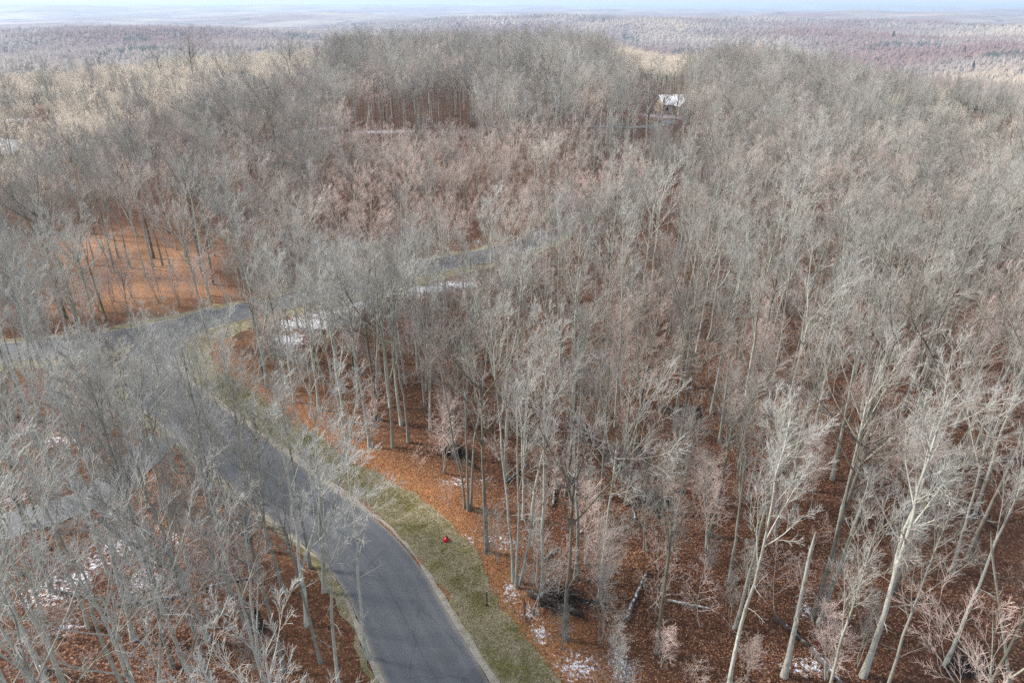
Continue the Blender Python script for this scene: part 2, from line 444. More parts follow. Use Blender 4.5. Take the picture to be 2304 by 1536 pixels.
def linedist(x, y, L):
    P = np.stack([x, y], -1).reshape(-1, 1, 2); out = np.empty(len(P)); Ls = L[::2][None]
    for i in range(0, len(P), 20000):
        out[i:i + 20000] = np.sqrt(((P[i:i + 20000] - Ls) ** 2).sum(-1)).min(1)
    return out.reshape(np.shape(x))

# ------------------------------------------------------------------ ground: one sheet to the horizon
SNOW = [(690, 728, 5.5, 2.4, 1.0), (640, 765, 3, 2.4, 1), (740, 705, 5, 2, 1.0), (810, 682, 5, 1.9, 1.05), (880, 664, 5, 1.8, 1.0), (950, 650, 5, 1.9, .95), (1020, 640, 5, 1.8, .85), (1180, 610, 4, 2.5, .55), (1060, 625, 5, 2, .5),
        (250, 1150, 1.3, 1.5, .7), (275, 1230, 2.0, 1.6, .75), (215, 1265, 1.8, 1.1, .7), (120, 1330, 3.0, 2.0, .6), (180, 1300, 1.5, 1, .8), (330, 1300, 1.6, 1.5, .7), (150, 1410, 1.4, .8, .6), (480, 1070, 1.8, 1.2, .5), (390, 1200, 2.2, 1.6, .5),
        (130, 990, 3, 1.8, .6), (40, 1120, 1.6, .8, .6), (1045, 1215, 1.0, .8, .75), (1130, 1215, 1.7, .9, .65), (1030, 1085, 1.8, .8, .6), (1090, 1080, 1, .7, .6), (1150, 1330, .8, 1.6, .7), (1215, 1425, .8, 1.0, .8), (1195, 1375, .9, 1, .7),
        (1300, 1500, 1.8, 1.3, .75), (1380, 1390, 1, .5, .5), (1400, 1500, .8, 1.5, .8), (1340, 1230, 1, .8, .4), (1240, 1310, .9, .6, .6), (1820, 1500, 2.2, .8, .7), (1810, 1370, .8, .9, .7), (1590, 1240, 1, 1, .4), (1655, 640, 2, 3, .5), (1500, 1480, 1, 1, .4),
        (920, 298, 22, 2.6, 1.1), (700, 292, 12, 4, .9), (590, 345, 7, 2.5, .7), (1010, 290, 12, 2.5, .9), (1500, 262, 13, 6, .8), (20, 270, 10, 7, .9), (120, 305, 5, 4, .8), (740, 255, 8, 4, .6)]
def build_ground():
    azf = np.concatenate([np.linspace(-180, -62, 42)[:-1], np.linspace(-62, 62, 360), np.linspace(62, 180, 42)[1:-1]])
    rr = np.concatenate([[.5, 4], np.arange(8, 170, .7), 170 * 1.03 ** np.arange(0, 178)])
    A, Rg = np.meshgrid(np.radians(azf), rr); X = Rg * np.sin(A); Y = Rg * np.cos(A)
    nr, na = X.shape
    Z = hgt(X, Y)
    i = np.arange(nr - 1)[:, None] * na + np.arange(na)[None, :]; j = np.arange(nr - 1)[:, None] * na + ((np.arange(na) + 1) % na)[None, :]
    Fq = np.stack([i, i + na, j + na, j], -1).reshape(-1, 4)
    x, y = X.ravel(), Y.ravel(); d = np.hypot(x, y)
    snow = np.zeros_like(x)
    for px, py, rx, ry, s in SNOW:
        cx, cy_ = at(px, py); q = ((x - cx) / rx) ** 2 + ((y - cy_) / ry) ** 2
        snow = np.maximum(snow, s * np.exp(-q * .9))
    bank = np.zeros_like(x)
    for px, py, rx, ry in ((300, 660, 14, 6), (370, 590, 9, 9), (930, 1120, 5, 4), (230, 560, 9, 8), (860, 1090, 5, 4)):
        cx, cy_ = at(px, py); bank = np.maximum(bank, np.exp(-((x - cx) / rx) ** 2 - ((y - cy_) / ry) ** 2))
    me_o = mesh_obj('ground', np.c_[x, y, Z.ravel()], Fq[:, ::-1], None)
    me = me_o.data
    near = d < 220
    rd = np.full_like(x, 99.); 
    rd[near] = np.minimum(linedist(x[near], y[near], Lm), linedist(x[near], y[near], Lu))
    for nm, arr in (('snow', snow), ('roadside', np.maximum(np.exp(-(np.maximum(rd - 6, 0) / 4.5) ** 2) * np.where((x > np.interp(y, Lm[::4, 1], Lm[::4, 0])) & (y < 82), 1, .2), bank)), ('canopy', sstep(420, 700, d)), ('bank', bank * (x < -20))):
        a = me.attributes.new(nm, 'FLOAT', 'POINT'); a.data.foreach_set('value', arr.astype(np.float32))
    m = M('leaf_litter', .95, .1); g = m.n('ShaderNodeNewGeometry'); p = g.outputs['Position']
    vo = m.n('ShaderNodeTexVoronoi'); vo.inputs['Scale'].default_value = 8; m.l(p, vo.inputs['Vector'])
    sp = m.n('ShaderNodeSeparateColor'); m.l(vo.outputs['Color'], sp.inputs[0])
    leaf = m.ramp(sp.outputs[0], [(0, (.022, .013, .010)), (.3, (.062, .030, .019)), (.6, (.115, .052, .030)), (.85, (.19, .095, .058)), (1, (.34, .22, .15))])
    f = m.noise(p, .13, 5, .6); f2 = m.noise(p, 1.1, 5, .7)
    c = m.mix(m.mr(f, .35, .7, 0, .6), leaf, (.085, .040, .026))
    c = m.mix(m.mr(f2, .52, .72, 0, .75), c, (.055, .030, .020))
    c = m.mix(m.math('MULTIPLY', m.attr('roadside'), m.mr(f2, .3, .6, .55, .92)), c, m.mix(sp.outputs[1], (.50, .25, .11), (.25, .105, .045)))
    c = m.mix(m.attr('bank'), c, m.mix(sp.outputs[1], (.56, .33, .20), (.27, .13, .07)))
    ns = m.noise(p, 3.0, 8, .85)
    sfac = m.math('ADD', m.math('MULTIPLY', m.attr('snow'), .50), m.math('MULTIPLY', m.math('SUBTRACT', ns, .5), 2.4))
    sm = m.mr(sfac, .29, .42)
    c = m.mix(sm, c, (.74, .77, .84))
    ff = m.noise(p, .018, 8, .75); f4 = m.noise(p, .0013, 4, .6); f5 = m.noise(p, .006, 4, .6)
    fc = m.ramp(ff, [(.32, (.17, .14, .13)), (.5, (.26, .215, .20)), (.7, (.34, .29, .26))])
    fc = m.mix(m.mr(f4, .47, .58, 0, .6), fc, (.17, .075, .06))
    fc = m.mix(m.mr(f5, .59, .62, 0, .8), fc, (.03, .055, .04))
    fc = m.mix(m.mr(f4, .47, .36, 0, .55), fc, (.52, .44, .33))
    c = m.mix(m.attr('canopy'), c, fc)
    m.color(c); m.bump(m.math('ADD', vo.outputs['Distance'], f2), .7, .1)
    me.materials.append(m.m)
    tag(me_o, kind='structure')
build_ground()

# ------------------------------------------------------------------ tree placement
HERO = [  # base x, base y in the photo, tone, height factor, lean (unused)
 (832, 1005, 'grey', 1.0), (883, 1006, 'grey', .95), (919, 995, 'grey', 1.0), (1053, 1143, 'grey', 1.0), (1096, 1241, 'dark', 1.02), (1161, 1314, 'grey', 1.0), (1220, 1330, 'grey', 1.02),
 (1273, 1115, 'dark', 1.0), (1295, 1302, 'grey', 1.0), (1346, 1212, 'grey', .95), (1350, 1340, 'grey', .95), (1508, 1103, 'dark', 1.02), (1021, 1027, 'dark', .9), (199, 1412, 'pale', 1.0),
 (213, 597, 'pale', 1.0), (255, 613, 'grey', 1.0), (295, 603, 'grey', .95), (345, 600, 'pale', 1.0), (366, 597, 'grey', 1.05), (267, 580, 'grey', .9), (615, 772, 'grey', 1.05), (572, 745, 'grey', 1.0),
 (1872, 1079, 'grey', 1.0), (1892, 1172, 'grey', .95), (2176, 1257, 'dark', 1.0), (2140, 1286, 'grey', 1.0), (1941, 1521, 'pale', 1.05), (2262, 1468, 'grey', 1.0), (1640, 1550, 'pale', .95),
 (1745, 1030, 'pale', 1.0), (1790, 1020, 'grey', 1.0), (700, 790, 'pale', .95), (720, 850, 'grey', .9), (1265, 880, 'pale', 1.05), (1045, 960, 'grey', 1.0), (1180, 1000, 'grey', .95), (2010, 1110, 'dark', 1.0),
 (600, 1240, 'grey', 1.05), (640, 1330, 'grey', 1.0), (560, 1130, 'pale', 1.0), (1540, 870, 'grey', 1.02), (1600, 930, 'pale', 1.0), (830, 1480, 'pale', .82), (770, 1560, 'pale', .85), (330, 1010, 'grey', 1.0),
 (110, 1235, 'grey', .85), (40, 1290, 'grey', .9), (215, 1215, 'pale', .8), (440, 1110, 'grey', .95), (395, 1062, 'pale', .95), (500, 1192, 'pale', .9), (545, 1262, 'grey', .9), (690, 1405, 'pale', .85), (722, 1490, 'grey', .85), (640, 1510, 'grey', .9), (330, 1090, 'grey', .95), (230, 900, 'pale', .9), (110, 880, 'grey', .95), (250, 980, 'grey', .9), (20, 900, 'pale', .95), (60, 735, 'grey', .8), (150, 745, 'pale', .75), (300, 765, 'grey', .62), (480, 715, 'pale', .55), (300, 1440, 'pale', .95), (390, 1500, 'grey', 1.0), (470, 1440, 'pale', .9), (60, 1180, 'grey', 1.0), (130, 1090, 'pale', 1.0), (480, 1560, 'grey', .95), (160, 1560, 'pale', .95)]
def okpos(x, y, rr):
    px, py, _ = proj(x, y, float(hgt(x, y)))
    return True
xs = []
SPX = []      # accepted: (x, y, tone, scale)
def azd(x, y): return math.degrees(math.atan2(x, y)), math.hypot(x, y)
roadpts = np.vstack([Lm[::2], Lu[::2]]); drvpts = Ld[::2]
uv = Lu
def blocked(x, y):
    az, d = azd(x, y)
    q = np.sqrt(((roadpts - (x, y)) ** 2).sum(1)).min()
    if q < 3.9: return True
    if np.sqrt(((drvpts - (x, y)) ** 2).sum(1)).min() < 4.0: return True
    # right-hand verge of the main road is wider
    dd = np.sqrt(((Lm - (x, y)) ** 2).sum(1)); i = int(dd.argmin())
    T = Lm[min(i + 1, len(Lm) - 1)] - Lm[max(i - 1, 0)]
    side = T[1] * (x - Lm[i, 0]) - T[0] * (y - Lm[i, 1])
    if side > 0 and dd[i] < 8.8 and i < len(Lm) * .7: return True
    px, py, _ = proj(x, y, float(hgt(x, y)))
    if 150 < px < 465 and 625 < py < 735: return True                     # open leaf-covered bank above the junction
    if 740 < px < 1010 and 1010 < py < 1200 and dd[i] < 13: return True
    if 380 < px < 520 and 770 < py < 860: return True
    if 9.0 < az < 13.6 and 190 < d < 284: return True                     # house clearing
    if -13.5 < az < -3 and 160 < d < 205: return True                     # snowy lane
    if -36 < az < -33 and 205 < d < 245: return True
    return False
cell = {}
def near_any(x, y, r):
    ci, cj = int(x // 8), int(y // 8)
    for a in range(ci - 1, ci + 2):
        for b in range(cj - 1, cj + 2):
            for (u, v) in cell.get((a, b), ()):
                if (u - x) ** 2 + (v - y) ** 2 < r * r: return True
    return False
def add(x, y, tone, sc):
    cell.setdefault((int(x // 8), int(y // 8)), []).append((x, y)); SPX.append((x, y, tone, sc))
def cap(x, y, s, Hn=22.0):
    d = math.hypot(x, y); z0 = float(hgt(x, y)); px, py, _ = proj(x, y, z0 + Hn * s)
    if d < 90 and 120 < px < 480:
        lim_ = 680 + random.uniform(0, 110)
        while s > .38 and proj(x, y, z0 + Hn * s)[1] < lim_: s -= .02
    if d < 88 and 480 < px < 1080:
        lim_ = 540 + random.uniform(-60, 60)
        while s > .72 and proj(x, y, z0 + Hn * s)[1] < lim_: s -= .02
    return s
for hx, hy, tone, s in HERO:
    x, y = at(hx, hy); add(x, y, tone, cap(x, y, s))
def tone_at(x, y):
    az, d = azd(x, y); u = random.random()
    if -16 < az < 6.5 and 92 < d < 160: return ('pink', random.uniform(.82, .98)) if u < .62 else ('mid', random.uniform(.74, .86))
    if 6.5 <= az < 15 and 100 < d < 176: return ('grey', random.uniform(.62, .74)) if d > 135 else (('pink', .85) if u < .4 else ('grey', random.uniform(.7, .85)))
    if az < -14 and d > 145 + max(0, az + 34) * 7.5 + random.gauss(0, 12): return ('tan', random.uniform(.8, 1.0)) if u < .85 else ('grey', .9)  # sunlit far-left ridge, painted by giving its trees tan twigs
    if d > 290 and 8 < az < 14.5: return ('tan', random.uniform(.75, .9))  # sunlit gap, painted with the same tan twigs
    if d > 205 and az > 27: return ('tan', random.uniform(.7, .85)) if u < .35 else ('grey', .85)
    s = random.uniform(.78, 1.06)
    if d > (98 if az > -12 else 84) and u < .66: return ('mid', s * (1.08 if d > 210 and -14 < az < 7 else 1))
    if az > 9 and d < 70: return ('narrow', s) if u < .62 else (('dark', s) if u < .86 else ('pink', s))
    if d > 210 and -14 < az < 7: s *= 1.08
    if x < -8 and d < 75: return ('pale', s * .98) if u < .5 else (('grey', s) if u < .9 else ('dark', s))
    return ('grey', s) if u < .64 else (('pale', s * .97) if u < .76 else (('pink', s) if u < .9 else ('dark', s)))
tries = 0
Rmax = 470
for ring0, ring1, rmin, n in ((9, 120, 4.0, 9000), (120, 250, 4.4, 12000), (250, Rmax, 5.0, 20000)):
    for _ in range(n):
        d = math.sqrt(random.uniform(ring0 ** 2, ring1 ** 2)); az = random.uniform(-46, 46) if d > 40 else random.uniform(-62, 62)
        if ring0 == 9 and _ % 3 == 0: d = math.sqrt(random.uniform(30 ** 2, 88 ** 2)); az = random.uniform(-46, -6)
        x, y = d * math.sin(R(az)), d * math.cos(R(az))
        rm = rmin
        if az > 8 and d < 150: rm = 4.25
        if -8 < az < 30 and 70 < d < 110: rm = 4.8
        if x < -8 and d < 85: rm = 2.75
        if -8 < az < 9 and 38 < d < 82: rm = 4.9
        if d < 30: rm = 6.5
        if near_any(x, y, rm) or blocked(x, y): continue
        if (d < 33 and -8 < az < 14) or (d < 29 and az > 0): continue
        if d > np.interp(az, AZD, DR) + 70: continue
        tone, s = tone_at(x, y); add(x, y, tone, cap(x, y, s))
for ex, ey in ((410, 48), (640, 46), (940, 48), (1068, 56), (1560, 86), (1250, 60), (820, 78)):
    r_ = ray(ex, ey); hyp = math.hypot(r_[0], r_[1]); az_ = math.degrees(math.atan2(r_[0], r_[1])); d = float(np.interp(az_, AZD, DR)) - 40
    x, y = r_[0] / hyp * d, r_[1] / hyp * d; H_ = CAM_Z + r_[2] / hyp * d - float(hgt(x, y)); add(x, y, 'dark', min(1.5, H_ / 23.5))
# visibility score: distance to the camera, inside the frame
def inframe(x, y, H):
    px, py, dep = proj(x, y, H * .75 + float(hgt(x, y)))
    return dep > 1 and -110 < px < 2414 and py < 1640
vis = [(math.hypot(a[0], a[1]), a) for a in SPX if inframe(a[0], a[1], 21 * a[3])]
vis.sort(key=lambda q: q[0])
NEAR = [a for _, a in vis[:288]]; nearset = set(id(a) for a in NEAR)
lim = vis[287][0]
REST = [a for a in SPX if id(a) not in nearset and (math.hypot(a[0], a[1]) > lim * .98)]

ORD = ['first', 'second', 'third', 'fourth', 'fifth', 'sixth', 'seventh', 'eighth', 'ninth', 'tenth', 'eleventh', 'twelfth', 'thirteenth', 'fourteenth', 'fifteenth', 'sixteenth', 'seventeenth', 'eighteenth', 'nineteenth', 'twentieth', 'twenty-first', 'twenty-second', 'twenty-third', 'twenty-fourth', 'twenty-fifth', 'twenty-sixth', 'twenty-seventh', 'twenty-eighth']
TONEW = {'narrow': 'silver-grey', 'mid': 'grey', 'grey': 'grey', 'pink': 'pinkish', 'pale': 'pale', 'tan': 'sunlight-tinted', 'dark': 'dark-trunked'}
def zone(x, y):
    px, py, _ = proj(x, y, float(hgt(x, y)))
    dd = np.sqrt(((Lm - (x, y)) ** 2).sum(1)); i = int(dd.argmin()); T = Lm[min(i + 1, len(Lm) - 1)] - Lm[max(i - 1, 0)]
    right = T[1] * (x - Lm[i, 0]) - T[0] * (y - Lm[i, 1]) > 0
    du = np.sqrt(((Lu - (x, y)) ** 2).sum(1)); j = int(du.argmin()); Tu = Lu[min(j + 1, len(Lu) - 1)] - Lu[max(j - 1, 0)]
    beyond = Tu[1] * (x - Lu[j, 0]) - Tu[0] * (y - Lu[j, 1]) < 0
    if beyond:
        b = 'beside' if du[j] < 10 else ('far beyond' if du[j] > 24 else 'beyond')
        return f'{b} upper road ' + ('at far left' if px < 450 else 'behind snow band' if px < 1150 else 'at right')
    if not right:
        if np.sqrt(((Ld - (x, y)) ** 2).sum(1)).min() < 10: return 'around the driveway at left'
        if py > 1536: return 'rooted below frame, left of road'
        return 'left of road, ' + ('near bottom edge' if py > 1330 else 'by snowy litter' if py > 1100 else 'near junction')
    if py > 1536: return 'rooted below frame, right of road'
    c = 'centre' if px < 1450 else ('right' if px < 1900 else 'far right')
    b = 'front' if py > 1180 else ('middle' if py > 880 else ('back' if py > 720 else 'rear'))
    return f'on leaf litter, {b} rows, {c}'
items = []
for a in NEAR:
    pi = random.choice(IDX[a[2]]); p = PROTO[pi]; words = p[1]; tone = TONEW[a[2]]
    sz = 'tall' if a[3] > .97 else ('short' if a[3] < .82 else 'mid-height')
    base = f'{sz} {tone} tree' if words == 'dense' else f'{sz} {tone} {words} tree'
    if a[2] in ('dark', 'tan'): base = f'{sz} {words} tree'
    items.append([a, p, base, zone(a[0], a[1]), proj(a[0], a[1], float(hgt(a[0], a[1])) + 10 * a[3])[0]])
items.sort(key=lambda q: q[4]); cnt = {}; tot = {}
for it in items: tot[(it[2], it[3])] = tot.get((it[2], it[3]), 0) + 1
for a, p, base, z, _ in items:
    if not p[3]: o = p[0]; p[3] = True
    else: o = copy_tree(p[0])
    k = cnt[(base, z)] = cnt.get((base, z), 0) + 1
    zz = float(hgt(a[0], a[1]))
    o.location = (a[0], a[1], zz - .05); o.rotation_euler = (random.gauss(0, .025), random.gauss(0, .025), random.uniform(0, 6.283))
    sc = a[3]; q = random.uniform(.9, 1.15); o.scale = (sc * q, sc * q, sc)
    lab = f'{base} {z}' if tot[(base, z)] == 1 else f'{base}, {ORD[min(k - 1, 27)]} such from left, {z}'
    tag(o, lab, 'tree', 'leafless forest trees near the road')
# protos nobody used near the camera stand in the ridge rows
for p in PROTO:
    if not p[3]:
        a = next(q for q in REST if q[2] == p[2]); REST.remove(a)
        p[0].location = (a[0], a[1], float(hgt(a[0], a[1]))); p[0].scale = (a[3],) * 3; p[3] = True
        tag(p[0], f'{p[1]} bare tree standing on the sunlit ridge at the far left', 'tree', 'leafless trees on the ridge')

# forest beyond: one object that scatters the trees
def forest(name, pts, label):
    me = bpy.data.meshes.new(name)
    co = np.array([(x, y, float(hgt(x, y)) - .05) for x, y, t, s in pts], np.float32)
    me.vertices.add(len(co)); me.vertices.foreach_set('co', co.ravel())
    gg = np.random.default_rng(5)
    def at_(nm, ty, arr): me.attributes.new(nm, ty, 'POINT').data.foreach_set('value', arr)
    at_('idx', 'INT', np.array([random.choice(IDX[t]) for x, y, t, s in pts], np.int32))
    at_('rot', 'FLOAT', gg.uniform(0, 6.283, len(pts)).astype(np.float32))
    at_('scl', 'FLOAT', np.array([s for x, y, t, s in pts], np.float32))
    o = bpy.data.objects.new(name, me); COL.objects.link(o)
    ng = bpy.data.node_groups.new('scatter_trees', 'GeometryNodeTree')
    ng.interface.new_socket('Geometry', in_out='INPUT', socket_type='NodeSocketGeometry'); ng.interface.new_socket('Geometry', in_out='OUTPUT', socket_type='NodeSocketGeometry')
    N = ng.nodes.new; L = ng.links.new
    gi, go = N('NodeGroupInput'), N('NodeGroupOutput'); iop = N('GeometryNodeInstanceOnPoints'); jn = N('GeometryNodeJoinGeometry')
    outs = []
    for p in PROTO:
        j2 = N('GeometryNodeJoinGeometry')
        for ch in p[0].children:
            oi = N('GeometryNodeObjectInfo'); oi.inputs[0].default_value = ch; oi.inputs['As Instance'].default_value = True; oi.transform_space = 'ORIGINAL'
            L(oi.outputs['Geometry'], j2.inputs[0])
        gt = N('GeometryNodeGeometryToInstance'); L(j2.outputs[0], gt.inputs[0]); outs.append(gt)
    for gt in reversed(outs): L(gt.outputs[0], jn.inputs[0])
    def na(nm, ty):
        q = N('GeometryNodeInputNamedAttribute'); q.data_type = ty; q.inputs[0].default_value = nm; return q.outputs[0]
    L(gi.outputs[0], iop.inputs['Points']); L(jn.outputs[0], iop.inputs['Instance']); iop.inputs['Pick Instance'].default_value = True
    L(na('idx', 'INT'), iop.inputs['Instance Index'])
    cx = N('ShaderNodeCombineXYZ'); L(na('rot', 'FLOAT'), cx.inputs[2]); L(cx.outputs[0], iop.inputs['Rotation'])
    L(na('scl', 'FLOAT'), iop.inputs['Scale']); L(iop.outputs[0], go.inputs[0])
    md = o.modifiers.new('scatter', 'NODES'); md.node_group = ng
    return tag(o, label, 'forest', kind='stuff')
forest('forest', REST, 'grey leafless forest covering the slopes and ridge behind the road')
print(' near', len(NEAR), 'rest', len(REST), 'lim', lim)


# ------------------------------------------------------------------ saplings
sp = []
def sap_ok(x, y):
    q = np.sqrt(((roadpts - (x, y)) ** 2).sum(1)).min()
    if q < 4.6: return False
    if np.sqrt(((drvpts - (x, y)) ** 2).sum(1)).min() < 3.6: return False
    return True
for _ in range(6000):
    if len(sp) >= 285: break
    d = math.sqrt(random.uniform(24 ** 2, 112 ** 2)); az_ = random.uniform(-38, 38); x, y = d * math.sin(R(az_)), d * math.cos(R(az_))
    px, py, _ = proj(x, y, float(hgt(x, y)))
    if not (-60 < px < 2360 and 560 < py < 1640) or not sap_ok(x, y): continue
    dm = np.sqrt(((Lm - (x, y)) ** 2).sum(1)).min()
    if dm < 8.4 and px > 600: continue
    wgt = .35
    if px > 1450 and py > 1050: wgt = 1
    if px < 620 and py > 1000: wgt = .8
    if 560 < px < 1100 and 880 < py < 1240: wgt = .12
    if px < 700 and py < 760: wgt = .6
    if 1200 < px < 1500 and py > 1250: wgt = .7
    if random.random() > wgt or any((x - u[0]) ** 2 + (y - u[1]) ** 2 < 3.2 for u in sp): continue
    sp.append((x, y, random.uniform(.45, 1.15)))
its = []
for x, y, s_ in sp:
    k = random.randrange(3); z = zone(x, y)
    base = ('knee-high' if False else 'low' if s_ < .65 else 'slender' if s_ < .92 else 'tall') + (' reddish' if k != 1 else ' grey') + ' sapling'
    its.append([x, y, s_, k, base, z, proj(x, y, 3)[0]])
its.sort(key=lambda q: q[6]); tot = {}; cnt = {}
for q in its: tot[(q[4], q[5])] = tot.get((q[4], q[5]), 0) + 1
for x, y, s_, k, base, z, _ in its:
    p = SAP[k]
    if not p[1]: o = p[0]; p[1] = True
    else: o = copy_tree(p[0])
    n_ = cnt[(base, z)] = cnt.get((base, z), 0) + 1
    o.location = (x, y, float(hgt(x, y)) - .03); o.rotation_euler = (random.gauss(0, .06), random.gauss(0, .06), random.uniform(0, 6.28)); o.scale = (s_ * random.uniform(.9, 1.3),) * 2 + (s_,)
    tag(o, f'{base} {z}' if tot[(base, z)] == 1 else f'{base}, {ORD[min(n_ - 1, 27)]} such from left, {z}', 'sapling', 'bare saplings under the trees')

# ------------------------------------------------------------------ logs, snags, stump, brush
def mat_log(name, wood, snowy):
    m = M(name, .9, .15); tc = m.n('ShaderNodeTexCoord'); mp = m.n('ShaderNodeMapping'); mp.inputs['Scale'].default_value = (.3, 1, 1); m.l(tc.outputs['Object'], mp.inputs[0])
    f = m.noise(mp.outputs[0], 6, 5, .7); c = m.mix(m.mr(f, .35, .65), tuple(v * .45 for v in wood), wood)
    g = m.n('ShaderNodeNewGeometry'); sp_ = m.n('ShaderNodeSeparateXYZ'); m.l(g.outputs['Normal'], sp_.inputs[0])
    f2 = m.noise(tc.outputs['Object'], 3.5, 6, .8)
    sn = m.math('ADD', sp_.outputs[2], m.math('MULTIPLY', m.math('SUBTRACT', f2, .5), 3.2))
    m.color(m.mix(m.mr(sn, snowy, snowy + .25), c, (.76, .79, .86))); m.bump(f, .6, .05); return m.m
LOGM = {'dark': mat_log('log_dark', (.075, .062, .055), 1.15), 'snowy': mat_log('log_snowy', (.15, .13, .12), .98), 'pale': mat_log('log_pale', (.34, .30, .26), .9)}
def log(p0, p1, r, kind, label, twigs=3, seed=1):
    g = np.random.default_rng(seed); a, b = at(*p0), at(*p1)
    L = math.hypot(b[0] - a[0], b[1] - a[1]); ang = math.atan2(b[1] - a[1], b[0] - a[0])
    k = 10; P = np.zeros((1, k, 3)); P[0, :, 0] = np.linspace(0, L, k); P[0, :, 1] = np.cumsum(g.normal(0, .03 * L / 5, k)); P[0, :, 2] = r * .75 + np.abs(np.cumsum(g.normal(0, .02, k)))
    rad = (r * np.linspace(1, .6, k) * g.uniform(.92, 1.08, k))[None]
    v, f = tubes(P, rad, 10)
    caps = []
    root = empty('fallen_log', (a[0], a[1], float(hgt(*a))), ang)
    ends = np.array([[0, 0, 0]])
    o = mesh_obj('log', v, f, LOGM[kind], root)
    bm_close(o)
    if twigs:
        B, rb = branch(P, rad, g, twigs * 3, .25, 1, 25, 70, .28, 5, .03, .12, .3, .018); C, rc = branch(B, rb, g, 5, .2, 1, 25, 60, .5, 4, .02, .14, .6, .011)
        B[..., 2] = np.maximum(B[..., 2], .02); C[..., 2] = np.maximum(C[..., 2], .02)
        v, f = join([tubes(B, rb, 4), tubes(C, rc, 3)]); mesh_obj('branches', v, f, LOGM['pale' if kind != 'dark' else 'dark'], root)
    tag(root, label, 'log', 'fallen logs on the forest floor')
def bm_close(o):
    import bmesh
    bm = bmesh.new(); bm.from_mesh(o.data); ed = [e for e in bm.edges if e.is_boundary]
    bmesh.ops.holes_fill(bm, edges=ed, sides=20); bm.to_mesh(o.data); bm.free()
log((1290, 940), (1392, 1062), .34, 'dark', 'thick dark rotting log slanting down between trunks, right of centre', 2, 1)
log((1400, 1075), (1482, 1165), .30, 'dark', 'dark mossy log lying in line below the thickest dark log', 4, 2)
log((1405, 965), (1478, 1080), .20, 'dark', 'slim dark log with branches, right of the thick dark log', 4, 3)
log((1408, 1398), (1454, 1288), .19, 'snowy', 'long straight snow-dusted log on red leaves, lower centre right', 0, 4)
log((1243, 1140), (1249, 1085), .15, 'snowy', 'short snowy log standing out upright on leaves, between centre trunks', 0, 5)
log((1430, 1176), (1423, 1130), .10, 'snowy', 'small thin snowy log right of the forked centre trunk', 0, 6)
log((1296, 1212), (1322, 1176), .11, 'snowy', 'small snowy log slanting up beside a grey centre trunk', 0, 7)
log((1222, 1262), (1252, 1234), .11, 'snowy', 'short snowy stick-like log between two slim centre trunks', 0, 8)
log((1192, 1338), (1312, 1388), .30, 'dark', 'dark log half hidden in brush at the verge, lower centre', 5, 9)
log((950, 918), (1004, 984), .14, 'dark', 'thin dark log with snow flecks, behind the orange bank', 2, 10)
log((1008, 990), (1068, 1058), .17, 'dark', 'dark leaning log just right of the orange bank', 3, 11)
log((1742, 1392), (1822, 1460), .20, 'dark', 'dark log crossing behind the broken snag, lower right', 2, 12)
log((1826, 1462), (1892, 1545), .22, 'snowy', 'snow-patched log running off the bottom edge, lower right', 2, 13)
log((262, 1364), (424, 1336), .13, 'snowy', 'long snowy log lying level among the left-hand trees', 0, 14)
log((268, 1342), (336, 1326), .10, 'snowy', 'short snowy log just above the long level one, lower left', 0, 15)
log((458, 1324), (568, 1302), .12, 'snowy', 'thin snowy log left of the road pointing at the asphalt', 2, 16)
log((1140, 1088), (1186, 1044), .11, 'snowy', 'snowy log slanting up behind the slim centre trunks', 1, 17)
log((2130, 1030), (2292, 1042), .16, 'dark', 'dark log lying level at the right edge', 2, 18)
log((2196, 1150), (2250, 1196), .13, 'dark', 'short dark log between leaning trunks at the right edge', 0, 19)
log((1404, 1534), (1410, 1478), .16, 'snowy', 'snowy log end near the bottom edge, centre right', 1, 20)
log((1500, 1352), (1600, 1372), .12, 'pale', 'pale branchy log behind the lower centre right saplings', 4, 21)

def height_for(x, y, py):
    z0 = float(hgt(x, y)); return min(np.arange(2, 26, .2), key=lambda h: abs(proj(x, y, z0 + h)[1] - py))
def snag(bx, by, tx, ty, r, bark, label, fork=0, seed=1):
    g = np.random.default_rng(seed); x, y = at(bx, by); H = float(height_for(x, y, ty)); root = empty('dead_snag', (x, y, float(hgt(x, y)) - .05))
    topx = proj(x, y, H)[0]; dep = proj(x, y, H)[2]; lean = (tx - topx) / F * dep / H
    P, ra = trunk_line(g, H, r, dirxy=(lean, 0), wob=.006); ra = np.maximum(ra, r * .5)
    P[0, -1, 2] += .35; ra[0, -1] = .02
    parts = [tubes(P, ra, 9)]
    if fork:
        B, rb = branch(P, ra, g, fork, .5, .8, 18, 34, .42, 8, .06, .06, .6, .05, shrink=.2); parts.append(tubes(B, rb, 6))
        C, rc = branch(B, rb, g, 3, .5, 1, 25, 45, .25, 4, .04, .1, .5, .03); parts.append(tubes(C, rc, 4))
    v, f = join(parts); mesh_obj('trunk', v, f, BK[bark], root)
    D, rd = branch(P, ra, g, 7, .3, .98, 50, 85, .07, 4, 0, .12, .25, .018, lvar=.7); v, f = tubes(D, rd, 4); mesh_obj('broken_branches', v, f, BK[bark], root)
    tag(root, label, 'dead tree')
snag(1764, 1520, 1832, 1205, .22, 'pale', 'broken-topped pale dead trunk leaning right, lower right')
snag(1842, 1400, 1940, 1150, .17, 'pale', 'forked dead tree with a snapped pale limb, right of the broken trunk', 2, 4)
snag(818, 338, 836, 238, .26, 'white', 'bleached white forked dead tree standing in front of the snowy lane', 2, 7)
snag(2275, 1560, 2235, 1205, .12, 'pale', 'thin pale broken pole leaning left at the right edge', 0, 9)

